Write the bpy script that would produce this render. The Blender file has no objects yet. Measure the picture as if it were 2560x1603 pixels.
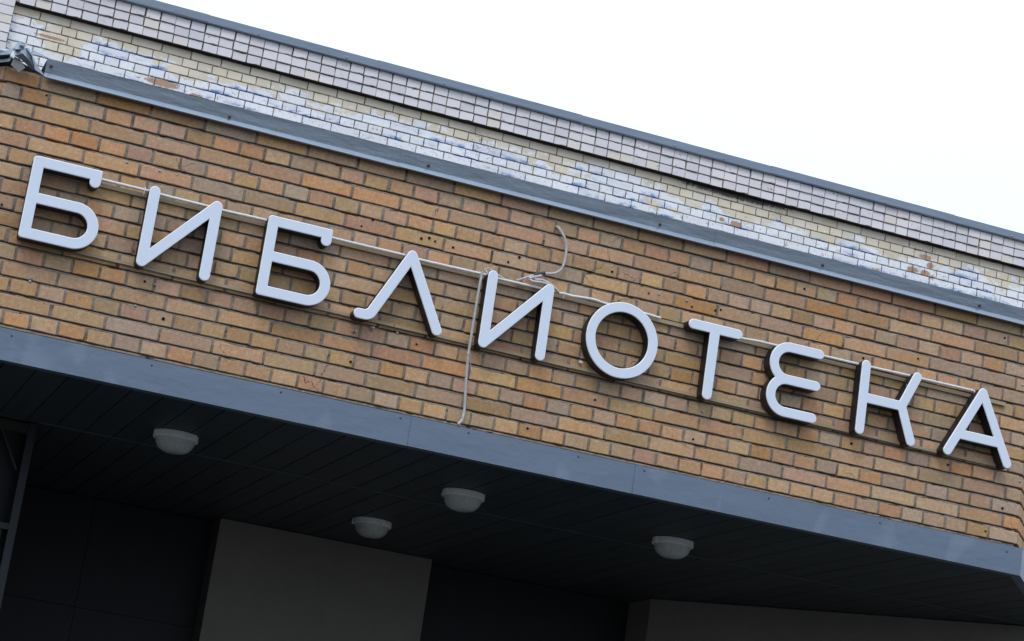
import bpy, bmesh, math, random
from mathutils import Vector, Matrix, noise

random.seed(7)
SC = bpy.context.scene
COL = SC.collection

# ------------------------------------------------------------------ camera
CAM_POS = Vector((-3.43191, -10.26488, 1.6))
RIGHT = Vector((0.926556, -0.348595, 0.141333))
UP = Vector((-0.217575, -0.190169, 0.957338))
BACK = Vector((-0.306846, -0.917779, -0.252048))
cd = bpy.data.cameras.new('camera')
cd.sensor_fit = 'HORIZONTAL'
cd.sensor_width = 36.0
cd.lens = 36.0 * 5446.0 / 2560.0
cd.clip_start = 0.1
cd.clip_end = 2000
cam = bpy.data.objects.new('camera', cd)
COL.objects.link(cam)
M = Matrix((RIGHT, UP, BACK)).transposed().to_4x4()
M.translation = CAM_POS
cam.matrix_world = M
SC.camera = cam


def seen(p):
    v = Vector(p) - CAM_POS
    d = -v.dot(BACK)
    return (v.dot(RIGHT) / d * 5446 + 1280, -v.dot(UP) / d * 5446 + 801.5)


# ------------------------------------------------------------------ sky, sun, exposure
SUN_EL, SUN_AZ = math.radians(52), math.radians(215)      # azimuth clockwise from +Y
W = bpy.data.worlds.new('World')
SC.world = W
W.use_nodes = True
wn, wl = W.node_tree.nodes, W.node_tree.links
wn.clear()
out = wn.new('ShaderNodeOutputWorld')
bg = wn.new('ShaderNodeBackground')
bg.inputs['Strength'].default_value = 0.1
sky = wn.new('ShaderNodeTexSky')
sky.sky_type = 'NISHITA'
sky.sun_disc = False
sky.sun_elevation = SUN_EL
sky.sun_rotation = SUN_AZ
tc = wn.new('ShaderNodeTexCoord')
nz = wn.new('ShaderNodeTexNoise')
nz.inputs['Scale'].default_value = 2.2
nz.inputs['Detail'].default_value = 5
wl.new(tc.outputs['Generated'], nz.inputs['Vector'])
cr = wn.new('ShaderNodeValToRGB')
cr.color_ramp.elements[0].position = 0.3
cr.color_ramp.elements[0].color = (0.655, 0.775, 1.0, 1)
cr.color_ramp.elements[1].position = 0.62
cr.color_ramp.elements[1].color = (0.715, 0.82, 1.0, 1)
wl.new(nz.outputs['Fac'], cr.inputs['Fac'])
mul = wn.new('ShaderNodeMix')
mul.data_type = 'RGBA'
mul.blend_type = 'MULTIPLY'
mul.inputs[0].default_value = 1.0
wl.new(cr.outputs['Color'], mul.inputs[6])
# overcast sky: the zenith is three times as bright as the horizon
sepw = wn.new('ShaderNodeSeparateXYZ')
wl.new(tc.outputs['Generated'], sepw.inputs[0])
gr = wn.new('ShaderNodeMapRange')
gr.inputs[1].default_value = 0.0
gr.inputs[2].default_value = 1.0
gr.inputs[3].default_value = 28.0 / 3
gr.inputs[4].default_value = 28.0
wl.new(sepw.outputs['Z'], gr.inputs[0])
wl.new(gr.outputs[0], mul.inputs[7])
mx = wn.new('ShaderNodeMix')
mx.data_type = 'RGBA'
mx.inputs[0].default_value = 0.88
wl.new(sky.outputs['Color'], mx.inputs[6])
wl.new(mul.outputs[2], mx.inputs[7])
wl.new(mx.outputs[2], bg.inputs['Color'])
wl.new(bg.outputs[0], out.inputs['Surface'])

sd = bpy.data.lights.new('sun', 'SUN')
sd.energy = 0.9
sd.angle = math.radians(14)
sd.color = (1.0, 0.97, 0.92)
sun = bpy.data.objects.new('sun', sd)
COL.objects.link(sun)
to_sun = Vector((math.sin(SUN_AZ) * math.cos(SUN_EL), math.cos(SUN_AZ) * math.cos(SUN_EL), math.sin(SUN_EL)))
sun.rotation_euler = to_sun.to_track_quat('Z', 'Y').to_euler()
sun.location = to_sun * 30

SC.view_settings.view_transform = 'Standard'
SC.view_settings.look = 'None'
SC.view_settings.exposure = 0.0
SC.view_settings.gamma = 1.0
SC.view_settings.use_curve_mapping = False
SC.render.engine = 'CYCLES'
SC.cycles.max_bounces = 8

# ------------------------------------------------------------------ materials


def lin(r, g, b):
    f = lambda c: (c / 255 / 12.92) if c / 255 <= 0.04045 else ((c / 255 + 0.055) / 1.055) ** 2.4
    return (f(r), f(g), f(b), 1)


class NT:
    """small node-graph helper"""

    def __init__(self, name):
        self.m = bpy.data.materials.new(name)
        self.m.use_nodes = True
        self.t = self.m.node_tree
        self.n = self.t.nodes
        self.b = self.n['Principled BSDF']

    def new(self, t, **kw):
        x = self.n.new(t)
        for k, v in kw.items():
            setattr(x, k, v)
        return x

    def put(self, sock, v):
        if hasattr(v, 'is_output'):
            self.t.links.new(v, sock)
        else:
            sock.default_value = v

    def pos(self):
        return self.new('ShaderNodeNewGeometry').outputs['Position']

    def island(self):
        g = self.new('ShaderNodeNewGeometry').outputs['Random Per Island']
        o = self.new('ShaderNodeObjectInfo').outputs['Random']
        return self.math('FRACT', self.math('ADD', g, o))

    def mapv(self, v, scale=(1, 1, 1), loc=(0, 0, 0)):
        x = self.new('ShaderNodeMapping')
        self.put(x.inputs['Vector'], v)
        x.inputs['Scale'].default_value = scale
        x.inputs['Location'].default_value = loc
        return x.outputs[0]

    def noise(self, v, scale, detail=4, rough=0.55, dist=0.0):
        x = self.new('ShaderNodeTexNoise')
        self.put(x.inputs['Vector'], v)
        x.inputs['Scale'].default_value = scale
        x.inputs['Detail'].default_value = detail
        x.inputs['Roughness'].default_value = rough
        x.inputs['Distortion'].default_value = dist
        return x.outputs['Fac']

    def voro(self, v, scale, rnd=1.0):
        x = self.new('ShaderNodeTexVoronoi')
        self.put(x.inputs['Vector'], v)
        x.inputs['Scale'].default_value = scale
        x.inputs['Randomness'].default_value = rnd
        return x.outputs['Distance']

    def math(self, op, a, b=0.0, c=0.0):
        x = self.new('ShaderNodeMath', operation=op)
        self.put(x.inputs[0], a)
        self.put(x.inputs[1], b)
        self.put(x.inputs[2], c)
        return x.outputs[0]

    def step(self, v, a, b):
        x = self.new('ShaderNodeMapRange')
        x.interpolation_type = 'SMOOTHSTEP'
        self.put(x.inputs[0], v)
        x.inputs[1].default_value = a
        x.inputs[2].default_value = b
        return x.outputs[0]

    def range(self, v, a, b, c, d):
        x = self.new('ShaderNodeMapRange')
        self.put(x.inputs[0], v)
        for i, q in enumerate((a, b, c, d)):
            x.inputs[i + 1].default_value = q
        return x.outputs[0]

    def mix(self, f, a, b, mode='MIX'):
        x = self.new('ShaderNodeMix', data_type='RGBA', blend_type=mode)
        self.put(x.inputs[0], f)
        self.put(x.inputs[6], a)
        self.put(x.inputs[7], b)
        return x.outputs[2]

    def bright(self, c, f):
        x = self.new('ShaderNodeHueSaturation')
        self.put(x.inputs['Color'], c)
        self.put(x.inputs['Value'], f)
        return x.outputs[0]

    def hue(self, c, h, s, v):
        x = self.new('ShaderNodeHueSaturation')
        self.put(x.inputs['Color'], c)
        self.put(x.inputs['Hue'], h)
        self.put(x.inputs['Saturation'], s)
        self.put(x.inputs['Value'], v)
        return x.outputs[0]

    def sep(self, v):
        x = self.new('ShaderNodeSeparateXYZ')
        self.put(x.inputs[0], v)
        return x.outputs

    def bump(self, h, strength, dist=0.002):
        x = self.new('ShaderNodeBump')
        self.put(x.inputs['Height'], h)
        x.inputs['Strength'].default_value = strength
        x.inputs['Distance'].default_value = dist
        self.t.links.new(x.outputs[0], self.b.inputs['Normal'])

    def done(self, color, rough=0.7, metal=0.0, spec=0.5):
        self.put(self.b.inputs['Base Color'], color)
        self.put(self.b.inputs['Roughness'], rough)
        self.b.inputs['Metallic'].default_value = metal
        self.b.inputs['Specular IOR Level'].default_value = spec
        return self.m


def brick_material(name, rgb):
    t = NT(name)
    p = t.pos()
    isl = t.island()
    big = t.noise(p, 9, 3)
    mid = t.noise(p, 45, 5, 0.65)
    streak = t.noise(t.mapv(p, (150, 150, 14)), 1.0, 3, 0.6)
    fine = t.noise(p, 420, 3, 0.7)
    c = t.hue(rgb, t.range(isl, 0, 1, 0.493, 0.507), t.range(t.math('FRACT', t.math('MULTIPLY', isl, 7.31)), 0, 1, 0.88, 1.06),
              t.range(t.math('FRACT', t.math('MULTIPLY', isl, 3.77)), 0, 1, 0.82, 1.12))
    c = t.mix(t.range(big, 0.35, 0.7, 0.0, 0.42), c, t.hue(c, 0.5, 0.72, 0.94))
    c = t.mix(t.range(mid, 0.36, 0.72, 0, 0.75), c, t.bright(c, 0.66))
    c = t.mix(t.range(mid, 0.45, 0.25, 0, 0.6), c, t.bright(c, 1.22))
    c = t.mix(t.math('MULTIPLY', t.step(streak, 0.5, 0.75), 0.35), c, t.bright(c, 1.25))
    c = t.mix(t.math('MULTIPLY', t.step(fine, 0.58, 0.7), 0.35), c, t.bright(c, 0.62))
    pits = t.math('MULTIPLY', t.step(t.voro(t.mapv(p, (1, 1, 1)), 85), 0.16, 0.07), t.step(t.noise(p, 11, 2), 0.5, 0.62))
    c = t.mix(t.math('MULTIPLY', pits, 0.85), c, (0.03, 0.02, 0.015, 1))
    soot = t.math('MULTIPLY', t.step(t.noise(p, 3.3, 5, 0.7), 0.58, 0.76), 0.38)
    c = t.mix(soot, c, (0.13, 0.105, 0.08, 1))
    wv = t.new('ShaderNodeTexVoronoi')
    wv.feature = 'DISTANCE_TO_EDGE'
    warp = t.new('ShaderNodeVectorMath', operation='ADD')
    wn_ = t.new('ShaderNodeTexNoise')
    t.put(wn_.inputs['Vector'], p)
    wn_.inputs['Scale'].default_value = 22
    sc_ = t.new('ShaderNodeVectorMath', operation='SCALE')
    t.put(sc_.inputs[0], wn_.outputs['Color'])
    sc_.inputs['Scale'].default_value = 0.05
    t.put(warp.inputs[0], p)
    t.put(warp.inputs[1], sc_.outputs[0])
    t.put(wv.inputs['Vector'], warp.outputs[0])
    wv.inputs['Scale'].default_value = 5.5
    crack = t.math('MULTIPLY', t.step(wv.outputs['Distance'], 0.011, 0.004), t.step(t.noise(p, 2.6, 2), 0.60, 0.64))
    c = t.mix(t.math('MULTIPLY', crack, 0.85), c, (0.035, 0.022, 0.014, 1))
    grain = t.noise(t.mapv(p, (1, 1, 1), (3, 3, 3)), 130, 4, 0.75)
    c = t.mix(t.math('MULTIPLY', t.step(grain, 0.53, 0.68), 0.6), c, t.bright(c, 0.55))
    c = t.mix(t.math('MULTIPLY', t.step(grain, 0.44, 0.3), 0.4), c, t.bright(c, 1.3))
    stain = t.math('MULTIPLY', t.step(t.noise(t.mapv(p, (1.2, 1, 0.8), (5, 1, 8)), 8, 5, 0.7), 0.57, 0.74), 0.4)
    c = t.mix(stain, c, (0.20, 0.145, 0.095, 1))
    pale = t.math('MULTIPLY', t.step(t.noise(t.mapv(p, (1, 1, 1.4), (1, 9, 2)), 12, 5, 0.7), 0.6, 0.75), 0.4)
    c = t.mix(pale, c, (0.55, 0.47, 0.36, 1))
    h = t.math('ADD', t.math('MULTIPLY', mid, 0.6), t.math('ADD', t.math('MULTIPLY', fine, 0.35), t.math('MULTIPLY', pits, -1.5)))
    h = t.math('ADD', h, t.math('MULTIPLY', streak, 0.25))
    t.bump(h, 0.8, 0.004)
    return t.done(c, 0.86, 0, 0.25)


BRICKS = [brick_material('brick_buff', (0.565, 0.335, 0.150, 1)),
          brick_material('brick_tan', (0.55, 0.315, 0.150, 1)),
          brick_material('brick_orange', (0.575, 0.292, 0.125, 1)),
          brick_material('brick_pinkish', (0.53, 0.305, 0.165, 1)),
          brick_material('brick_olive', (0.475, 0.295, 0.135, 1)),
          brick_material('brick_grey', (0.49, 0.32, 0.19, 1))]


def mortar_material():
    t = NT('mortar_grey_brown')
    p = t.pos()
    a = t.noise(p, 40, 6, 0.7)
    b = t.noise(p, 6, 3)
    c = t.mix(t.range(a, 0.3, 0.7, 0, 1), (0.16, 0.13, 0.098, 1), (0.32, 0.265, 0.205, 1))
    c = t.mix(t.math('MULTIPLY', t.step(b, 0.5, 0.68), 0.4), c, (0.07, 0.056, 0.042, 1))
    v = t.noise(t.mapv(p, (1, 1, 1.6), (7, 2, 2)), 17, 4, 0.7)
    c = t.mix(t.math('MULTIPLY', t.step(v, 0.6, 0.68), 0.85), c, (0.02, 0.015, 0.011, 1))
    t.bump(a, 0.8, 0.006)
    return t.done(c, 0.95, 0, 0.1)


def paint_masks(t, p):
    s = t.sep(p)
    z = s[2]
    x = s[0]
    flat = t.mapv(p, (1, 0.2, 1.5))
    warp = t.noise(t.mapv(flat, (0.85, 1, 1), (2.2, 0, 0.7)), 3.1, 6, 0.66)
    # white overpaint below, cream above
    hz = t.math('ADD', t.math('MULTIPLY', t.math('SUBTRACT', 8.04, z), 2.9), t.math('MULTIPLY', t.math('SUBTRACT', warp, 0.5), 3.4))
    white = t.math('MULTIPLY', t.step(hz, 0.28, 0.46), t.step(z, 8.09, 7.96))
    bl = t.noise(t.mapv(p, (0.62, 0.2, 3.4), (3.7, 0, 1.9)), 2.6, 5, 0.66, 0.8)
    blue = t.math('MULTIPLY', t.step(bl, 0.505, 0.57), t.math('MULTIPLY', t.step(z, 8.0, 7.93), white))
    pe = t.noise(t.mapv(p, (1, 1, 1.4), (9.1, 2, 5)), 6.5, 7, 0.72)
    bias = t.math('MULTIPLY', t.math('SUBTRACT', 7.93, z), 0.16)
    peel = t.step(t.math('ADD', pe, bias), 0.655, 0.67)
    peel = t.math('MULTIPLY', peel, t.step(z, 8.06, 7.95))
    wob = t.math('MULTIPLY', t.math('SUBTRACT', t.noise(p, 48, 8, 0.8), 0.5), 4.6)
    for px, pz, rx, rz in ((-0.955, 7.742, 0.15, 0.034), (-0.66, 7.70, 0.06, 0.022), (-1.94, 7.884, 0.13, 0.014),
                           (6.315, 7.80, 0.062, 0.03), (6.455, 7.80, 0.055, 0.028), (6.44, 7.957, 0.07, 0.022), (6.50, 7.885, 0.04, 0.03), (4.45, 7.80, 0.06, 0.03), (4.30, 7.81, 0.025, 0.02)):
        ex = t.math('POWER', t.math('DIVIDE', t.math('SUBTRACT', x, px), rx), 2.0)
        ez = t.math('POWER', t.math('DIVIDE', t.math('SUBTRACT', z, pz), rz), 2.0)
        peel = t.math('MAXIMUM', peel, t.step(t.math('ADD', t.math('ADD', ex, ez), wob), 1.02, 0.92))
    dx = t.math('DIVIDE', t.math('SUBTRACT', x, 4.42), 0.75)
    dz = t.math('DIVIDE', t.math('SUBTRACT', z, t.math('SUBTRACT', 8.09, 0.0)), 0.062)
    rr = t.math('ADD', t.math('POWER', t.math('ABSOLUTE', dx), 2.0), t.math('POWER', t.math('ABSOLUTE', dz), 2.0))
    rr = t.math('ADD', rr, t.math('MULTIPLY', t.math('SUBTRACT', t.noise(p, 26, 6, 0.75), 0.5), 2.2))
    soot = t.step(rr, 1.05, 0.35)
    dust = t.math('MULTIPLY', t.step(t.noise(t.mapv(p, (1, 1, 1), (4, 7, 2)), 1.5, 2), 0.6, 0.68), t.step(t.noise(p, 62, 5, 0.8), 0.52, 0.6))
    return white, blue, peel, soot, dust


def painted_brick_material():
    t = NT('flaking_painted_brick')
    p = t.pos()
    white, blue, peel, soot, dust = paint_masks(t, p)
    isl = t.island()
    mid = t.noise(p, 30, 5, 0.65)
    cream = t.mix(t.range(t.noise(p, 4, 3), 0.35, 0.65, 0, 1), (0.70, 0.60, 0.43, 1), (0.76, 0.675, 0.53, 1))
    wh = t.mix(t.range(mid, 0.3, 0.7, 0, 1), (0.86, 0.85, 0.83, 1), (0.80, 0.80, 0.80, 1))
    c = t.mix(white, cream, wh)
    c = t.bright(c, t.range(isl, 0, 1, 0.92, 1.06))
    zz = t.math('FRACT', t.math('DIVIDE', t.math('SUBTRACT', t.sep(p)[2], 7.228), 0.078))
    low = t.range(t.step(zz, 0.6, 0.1), 0, 1, 0.18, 1.0)
    bstr = t.math('MULTIPLY', t.math('MULTIPLY', blue, low), t.range(t.noise(t.mapv(p, (1, 1, 1.3)), 10, 6, 0.72), 0.40, 0.6, 0.0, 1.0))
    c = t.mix(bstr, c, (0.10, 0.21, 0.45, 1))
    bare = t.mix(t.range(mid, 0.35, 0.7, 0, 1), (0.50, 0.30, 0.18, 1), (0.40, 0.255, 0.17, 1))
    c = t.mix(peel, c, bare)
    rag = t.math('MULTIPLY', t.step(t.noise(p, 34, 6, 0.8), 0.57, 0.63), t.step(t.sep(p)[2], 7.95, 7.74))
    c = t.mix(t.math('MULTIPLY', rag, 0.75), c, (0.28, 0.19, 0.14, 1))
    c = t.mix(t.math('MULTIPLY', dust, 0.6), c, (0.12, 0.09, 0.08, 1))
    c = t.mix(t.math('MULTIPLY', soot, 0.9), c, (0.025, 0.022, 0.02, 1))
    t.bump(t.math('ADD', mid, t.math('MULTIPLY', peel, -1.0)), 0.4, 0.003)
    return t.done(c, 0.7, 0, 0.3)


def painted_mortar_material():
    t = NT('mortar_under_flaking_paint')
    p = t.pos()
    white, blue, peel, soot, dust = paint_masks(t, p)
    a = t.noise(p, 25, 5, 0.7)
    c = t.mix(t.step(a, 0.4, 0.6), (0.10, 0.075, 0.055, 1), (0.40, 0.34, 0.26, 1))
    c = t.mix(t.math('MULTIPLY', blue, 0.95), c, (0.008, 0.035, 0.14, 1))
    c = t.mix(t.math('MULTIPLY', soot, 0.9), c, (0.02, 0.018, 0.016, 1))
    t.bump(a, 0.6, 0.005)
    return t.done(c, 0.9, 0, 0.2)


def cornice_brick_material():
    t = NT('cornice_painted_brick')
    p = t.pos()
    isl = t.island()
    a = t.noise(p, 28, 5, 0.65)
    b = t.noise(p, 2.2, 4, 0.6)
    c = t.mix(t.range(b, 0.35, 0.65, 0, 1), (0.77, 0.70, 0.665, 1), (0.71, 0.67, 0.665, 1))
    c = t.bright(c, t.range(isl, 0, 1, 0.9, 1.07))
    c = t.mix(t.math('MULTIPLY', t.step(t.math('FRACT', t.math('MULTIPLY', isl, 5.3)), 0.88, 0.93), 0.7), c, (0.74, 0.66, 0.53, 1))
    dirt = t.math('MULTIPLY', t.step(a, 0.56, 0.68), t.step(t.noise(t.mapv(p, (1, 1, 2.0)), 5, 3), 0.5, 0.64))
    c = t.mix(t.math('MULTIPLY', dirt, 0.8), c, (0.24, 0.19, 0.155, 1))
    t.bump(a, 0.35, 0.003)
    return t.done(c, 0.75, 0, 0.3)


def dark_mortar_material():
    t = NT('cornice_mortar')
    p = t.pos()
    a = t.noise(p, 22, 5, 0.7)
    c = t.mix(t.step(a, 0.42, 0.62), (0.13, 0.105, 0.088, 1), (0.50, 0.43, 0.37, 1))
    t.bump(a, 0.7, 0.006)
    return t.done(c, 0.95, 0, 0.1)


def galvanised(name, base, rough, metal, spangle=0.16):
    t = NT(name)
    p = t.pos()
    sp = t.noise(p, 260, 2, 0.6)
    big = t.noise(t.mapv(p, (1, 1, 4)), 1.6, 4, 0.6)
    run = t.noise(t.mapv(p, (26, 5, 1.2)), 1.0, 3)
    c = t.mix(t.range(sp, 0.3, 0.7, 0, 1), tuple(q * (1 - spangle) for q in base[:3]) + (1,), tuple(q * (1 + spangle) for q in base[:3]) + (1,))
    c = t.mix(t.range(big, 0.35, 0.7, 0, 0.35), c, t.bright(c, 0.78))
    c = t.mix(t.math('MULTIPLY', t.step(run, 0.6, 0.75), 0.16), c, t.bright(c, 1.3))
    t.bump(t.math('ADD', t.math('MULTIPLY', big, 4.0), t.math('MULTIPLY', sp, 0.05)), 0.25, 0.01)
    return t.done(c, t.range(big, 0.3, 0.7, rough - 0.06, rough + 0.08), metal, 0.5)


def fascia_material():
    t = NT('slate_blue_painted_metal')
    p = t.pos()
    base = (0.122, 0.164, 0.216, 1)
    big = t.noise(t.mapv(p, (1, 1, 2)), 2.1, 4, 0.6)
    refl_smear = t.noise(t.mapv(p, (2.2, 1, 1.1), (1.3, 0, 0.4)), 1.7, 2, 0.4, 0.5)
    fine = t.noise(p, 90, 4, 0.7)
    c = t.mix(t.range(big, 0.3, 0.7, 0, 0.3), base, t.bright(base, 0.86))
    c = t.mix(t.math('MULTIPLY', t.step(refl_smear, 0.58, 0.66), 0.16), c, (0.33, 0.36, 0.42, 1))  # pale patches: smudges and reflected light streaks painted into the colour
    c = t.mix(t.math('MULTIPLY', t.step(fine, 0.62, 0.72), 0.12), c, (0.32, 0.35, 0.4, 1))
    t.bump(t.math('ADD', t.math('MULTIPLY', big, 5.0), t.math('MULTIPLY', fine, 0.05)), 0.18, 0.01)
    return t.done(c, t.range(refl_smear, 0.4, 0.7, 0.42, 0.55), 0.0, 0.5)


def soffit_material():
    t = NT('dark_painted_soffit_board')
    p = t.pos()
    isl = t.island()
    a = t.noise(t.mapv(p, (14, 1.2, 1)), 1.0, 4)
    c = t.mix(t.range(a, 0.3, 0.7, 0, 1), (0.043, 0.054, 0.058, 1), (0.057, 0.069, 0.071, 1))
    c = t.bright(c, t.range(isl, 0, 1, 0.88, 1.1))
    t.bump(a, 0.2, 0.002)
    return t.done(c, 0.55, 0, 0.35)


def concrete_material():
    t = NT('grey_plaster')
    p = t.pos()
    a = t.noise(p, 24, 6, 0.7)
    b = t.noise(p, 1.6, 4)
    pits = t.step(t.voro(p, 55), 0.14, 0.06)
    pits = t.math('MULTIPLY', pits, t.step(t.noise(p, 7, 2), 0.46, 0.6))
    c = t.mix(t.range(b, 0.3, 0.7, 0, 1), (0.20, 0.186, 0.152, 1), (0.245, 0.226, 0.182, 1))
    c = t.mix(t.range(a, 0.3, 0.7, 0, 0.4), c, t.bright(c, 0.75))
    c = t.mix(t.math('MULTIPLY', pits, 0.8), c, (0.05, 0.05, 0.045, 1))
    t.bump(t.math('ADD', a, t.math('MULTIPLY', pits, -1)), 0.6, 0.004)
    return t.done(c, 0.92, 0, 0.2)


def plain(name, rgb, rough=0.6, metal=0.0, spec=0.5, var=0.15, scale=30, bump=0.15):
    t = NT(name)
    p = t.pos()
    a = t.noise(p, scale, 4, 0.65)
    c = t.mix(t.range(a, 0.3, 0.7, 0, 1), tuple(q * (1 - var) for q in rgb) + (1,), tuple(q * (1 + var) for q in rgb) + (1,))
    if bump:
        t.bump(a, bump, 0.002)
    return t.done(c, rough, metal, spec)


def rail_material():
    t = NT('tan_painted_steel_with_rust')
    p = t.pos()
    a = t.noise(t.mapv(p, (1, 3, 3)), 5, 6, 0.7)
    c = t.mix(t.range(t.noise(p, 3, 3), 0.35, 0.65, 0, 1), (0.30, 0.225, 0.13, 1), (0.37, 0.29, 0.185, 1))
    c = t.mix(t.math('MULTIPLY', t.step(a, 0.57, 0.68), 0.75), c, (0.17, 0.075, 0.035, 1))
    t.bump(a, 0.3, 0.002)
    return t.done(c, 0.6, 0, 0.4)


def ground_material():
    t = NT('asphalt')
    p = t.pos()
    a = t.noise(p, 60, 5, 0.7)
    c = t.mix(t.range(a, 0.3, 0.7, 0, 1), (0.035, 0.035, 0.036, 1), (0.065, 0.064, 0.062, 1))
    t.bump(a, 0.5, 0.005)
    return t.done(c, 0.9, 0, 0.3)


MORTAR = mortar_material()
PBRICK = painted_brick_material()
PMORTAR = painted_mortar_material()
CBRICK = cornice_brick_material()
CMORTAR = dark_mortar_material()
GALV = galvanised('galvanised_steel', (0.235, 0.275, 0.31), 0.38, 0.55)
CAPM = galvanised('weathered_roof_steel', (0.185, 0.22, 0.262), 0.42, 0.25, 0.08)
CRUMP = galvanised('bent_galvanised_steel', (0.19, 0.22, 0.25), 0.36, 0.45, 0.08)
FASC = fascia_material()
SOFF = soffit_material()
CONC = concrete_material()
FACE = plain('white_acrylic_face', (0.655, 0.70, 0.755), 0.3, 0, 0.45, 0.02, 12, 0.0)
RIM = plain('white_acrylic_edge', (0.84, 0.85, 0.86), 0.35, 0, 0.45, 0.02, 12, 0.0)
SIDE = plain('black_letter_return', (0.011, 0.0095, 0.0115), 0.45, 0, 0.4, 0.3, 20, 0.1)
RAIL = rail_material()
CONDUIT = plain('grey_plastic_conduit', (0.68, 0.665, 0.63), 0.42, 0, 0.5, 0.1, 40, 0.0)
DRYCON = plain('weathered_conduit', (0.47, 0.455, 0.42), 0.5, 0, 0.4, 0.15, 40, 0.0)
TAPE = plain('black_tape', (0.015, 0.015, 0.016), 0.4, 0, 0.5, 0.2, 40, 0.2)
TIE = plain('white_nylon', (0.72, 0.72, 0.70), 0.4, 0, 0.5, 0.05, 40, 0.0)
STEEL = plain('zinc_fixing', (0.26, 0.275, 0.30), 0.38, 0.6, 0.5, 0.3, 120, 0.2)
RUST = plain('rusty_screw', (0.10, 0.048, 0.024), 0.8, 0.1, 0.3, 0.45, 160, 0.3)
DARKST = plain('dark_screw_head', (0.045, 0.055, 0.075), 0.5, 0.2, 0.4, 0.2, 80, 0.1)
HOLE = plain('dark_drilled_hole', (0.012, 0.010, 0.009), 0.9, 0, 0.1, 0.2, 80, 0.0)
LRING = plain('white_lamp_ring', (0.88, 0.88, 0.85), 0.42, 0, 0.4, 0.08, 20, 0.0)
LDOME = plain('frosted_ribbed_glass', (0.52, 0.54, 0.49), 0.25, 0, 0.6, 0.14, 60, 0.5)
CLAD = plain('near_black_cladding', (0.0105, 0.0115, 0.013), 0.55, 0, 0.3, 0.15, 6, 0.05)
FRAME = plain('dark_grey_steel_frame', (0.014, 0.018, 0.021), 0.5, 0, 0.4, 0.15, 20, 0.1)
SLATM = plain('olive_brown_slat', (0.030, 0.028, 0.019), 0.7, 0, 0.3, 0.3, 20, 0.2)
ROOFM = plain('bitumen_roof', (0.06, 0.06, 0.062), 0.9, 0, 0.2, 0.2, 30, 0.3)
CORE = plain('rendered_core', (0.22, 0.2, 0.17), 0.9, 0, 0.2, 0.2, 10, 0.2)
STRIP = plain('grey_cover_strip', (0.095, 0.115, 0.125), 0.45, 0, 0.4, 0.1, 10, 0.0)
GROUND = ground_material()
SOOT_SHADE = plain('soot_and_painted_shade', (0.045, 0.038, 0.030), 0.95, 0, 0.1, 0.5, 14, 0.4)  # soot, plus the shade under the cornice painted into the colour
RAGM = plain('purplish_torn_membrane', (0.10, 0.09, 0.095), 0.6, 0, 0.4, 0.25, 60, 0.2)

# ------------------------------------------------------------------ objects, things, parts


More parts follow.
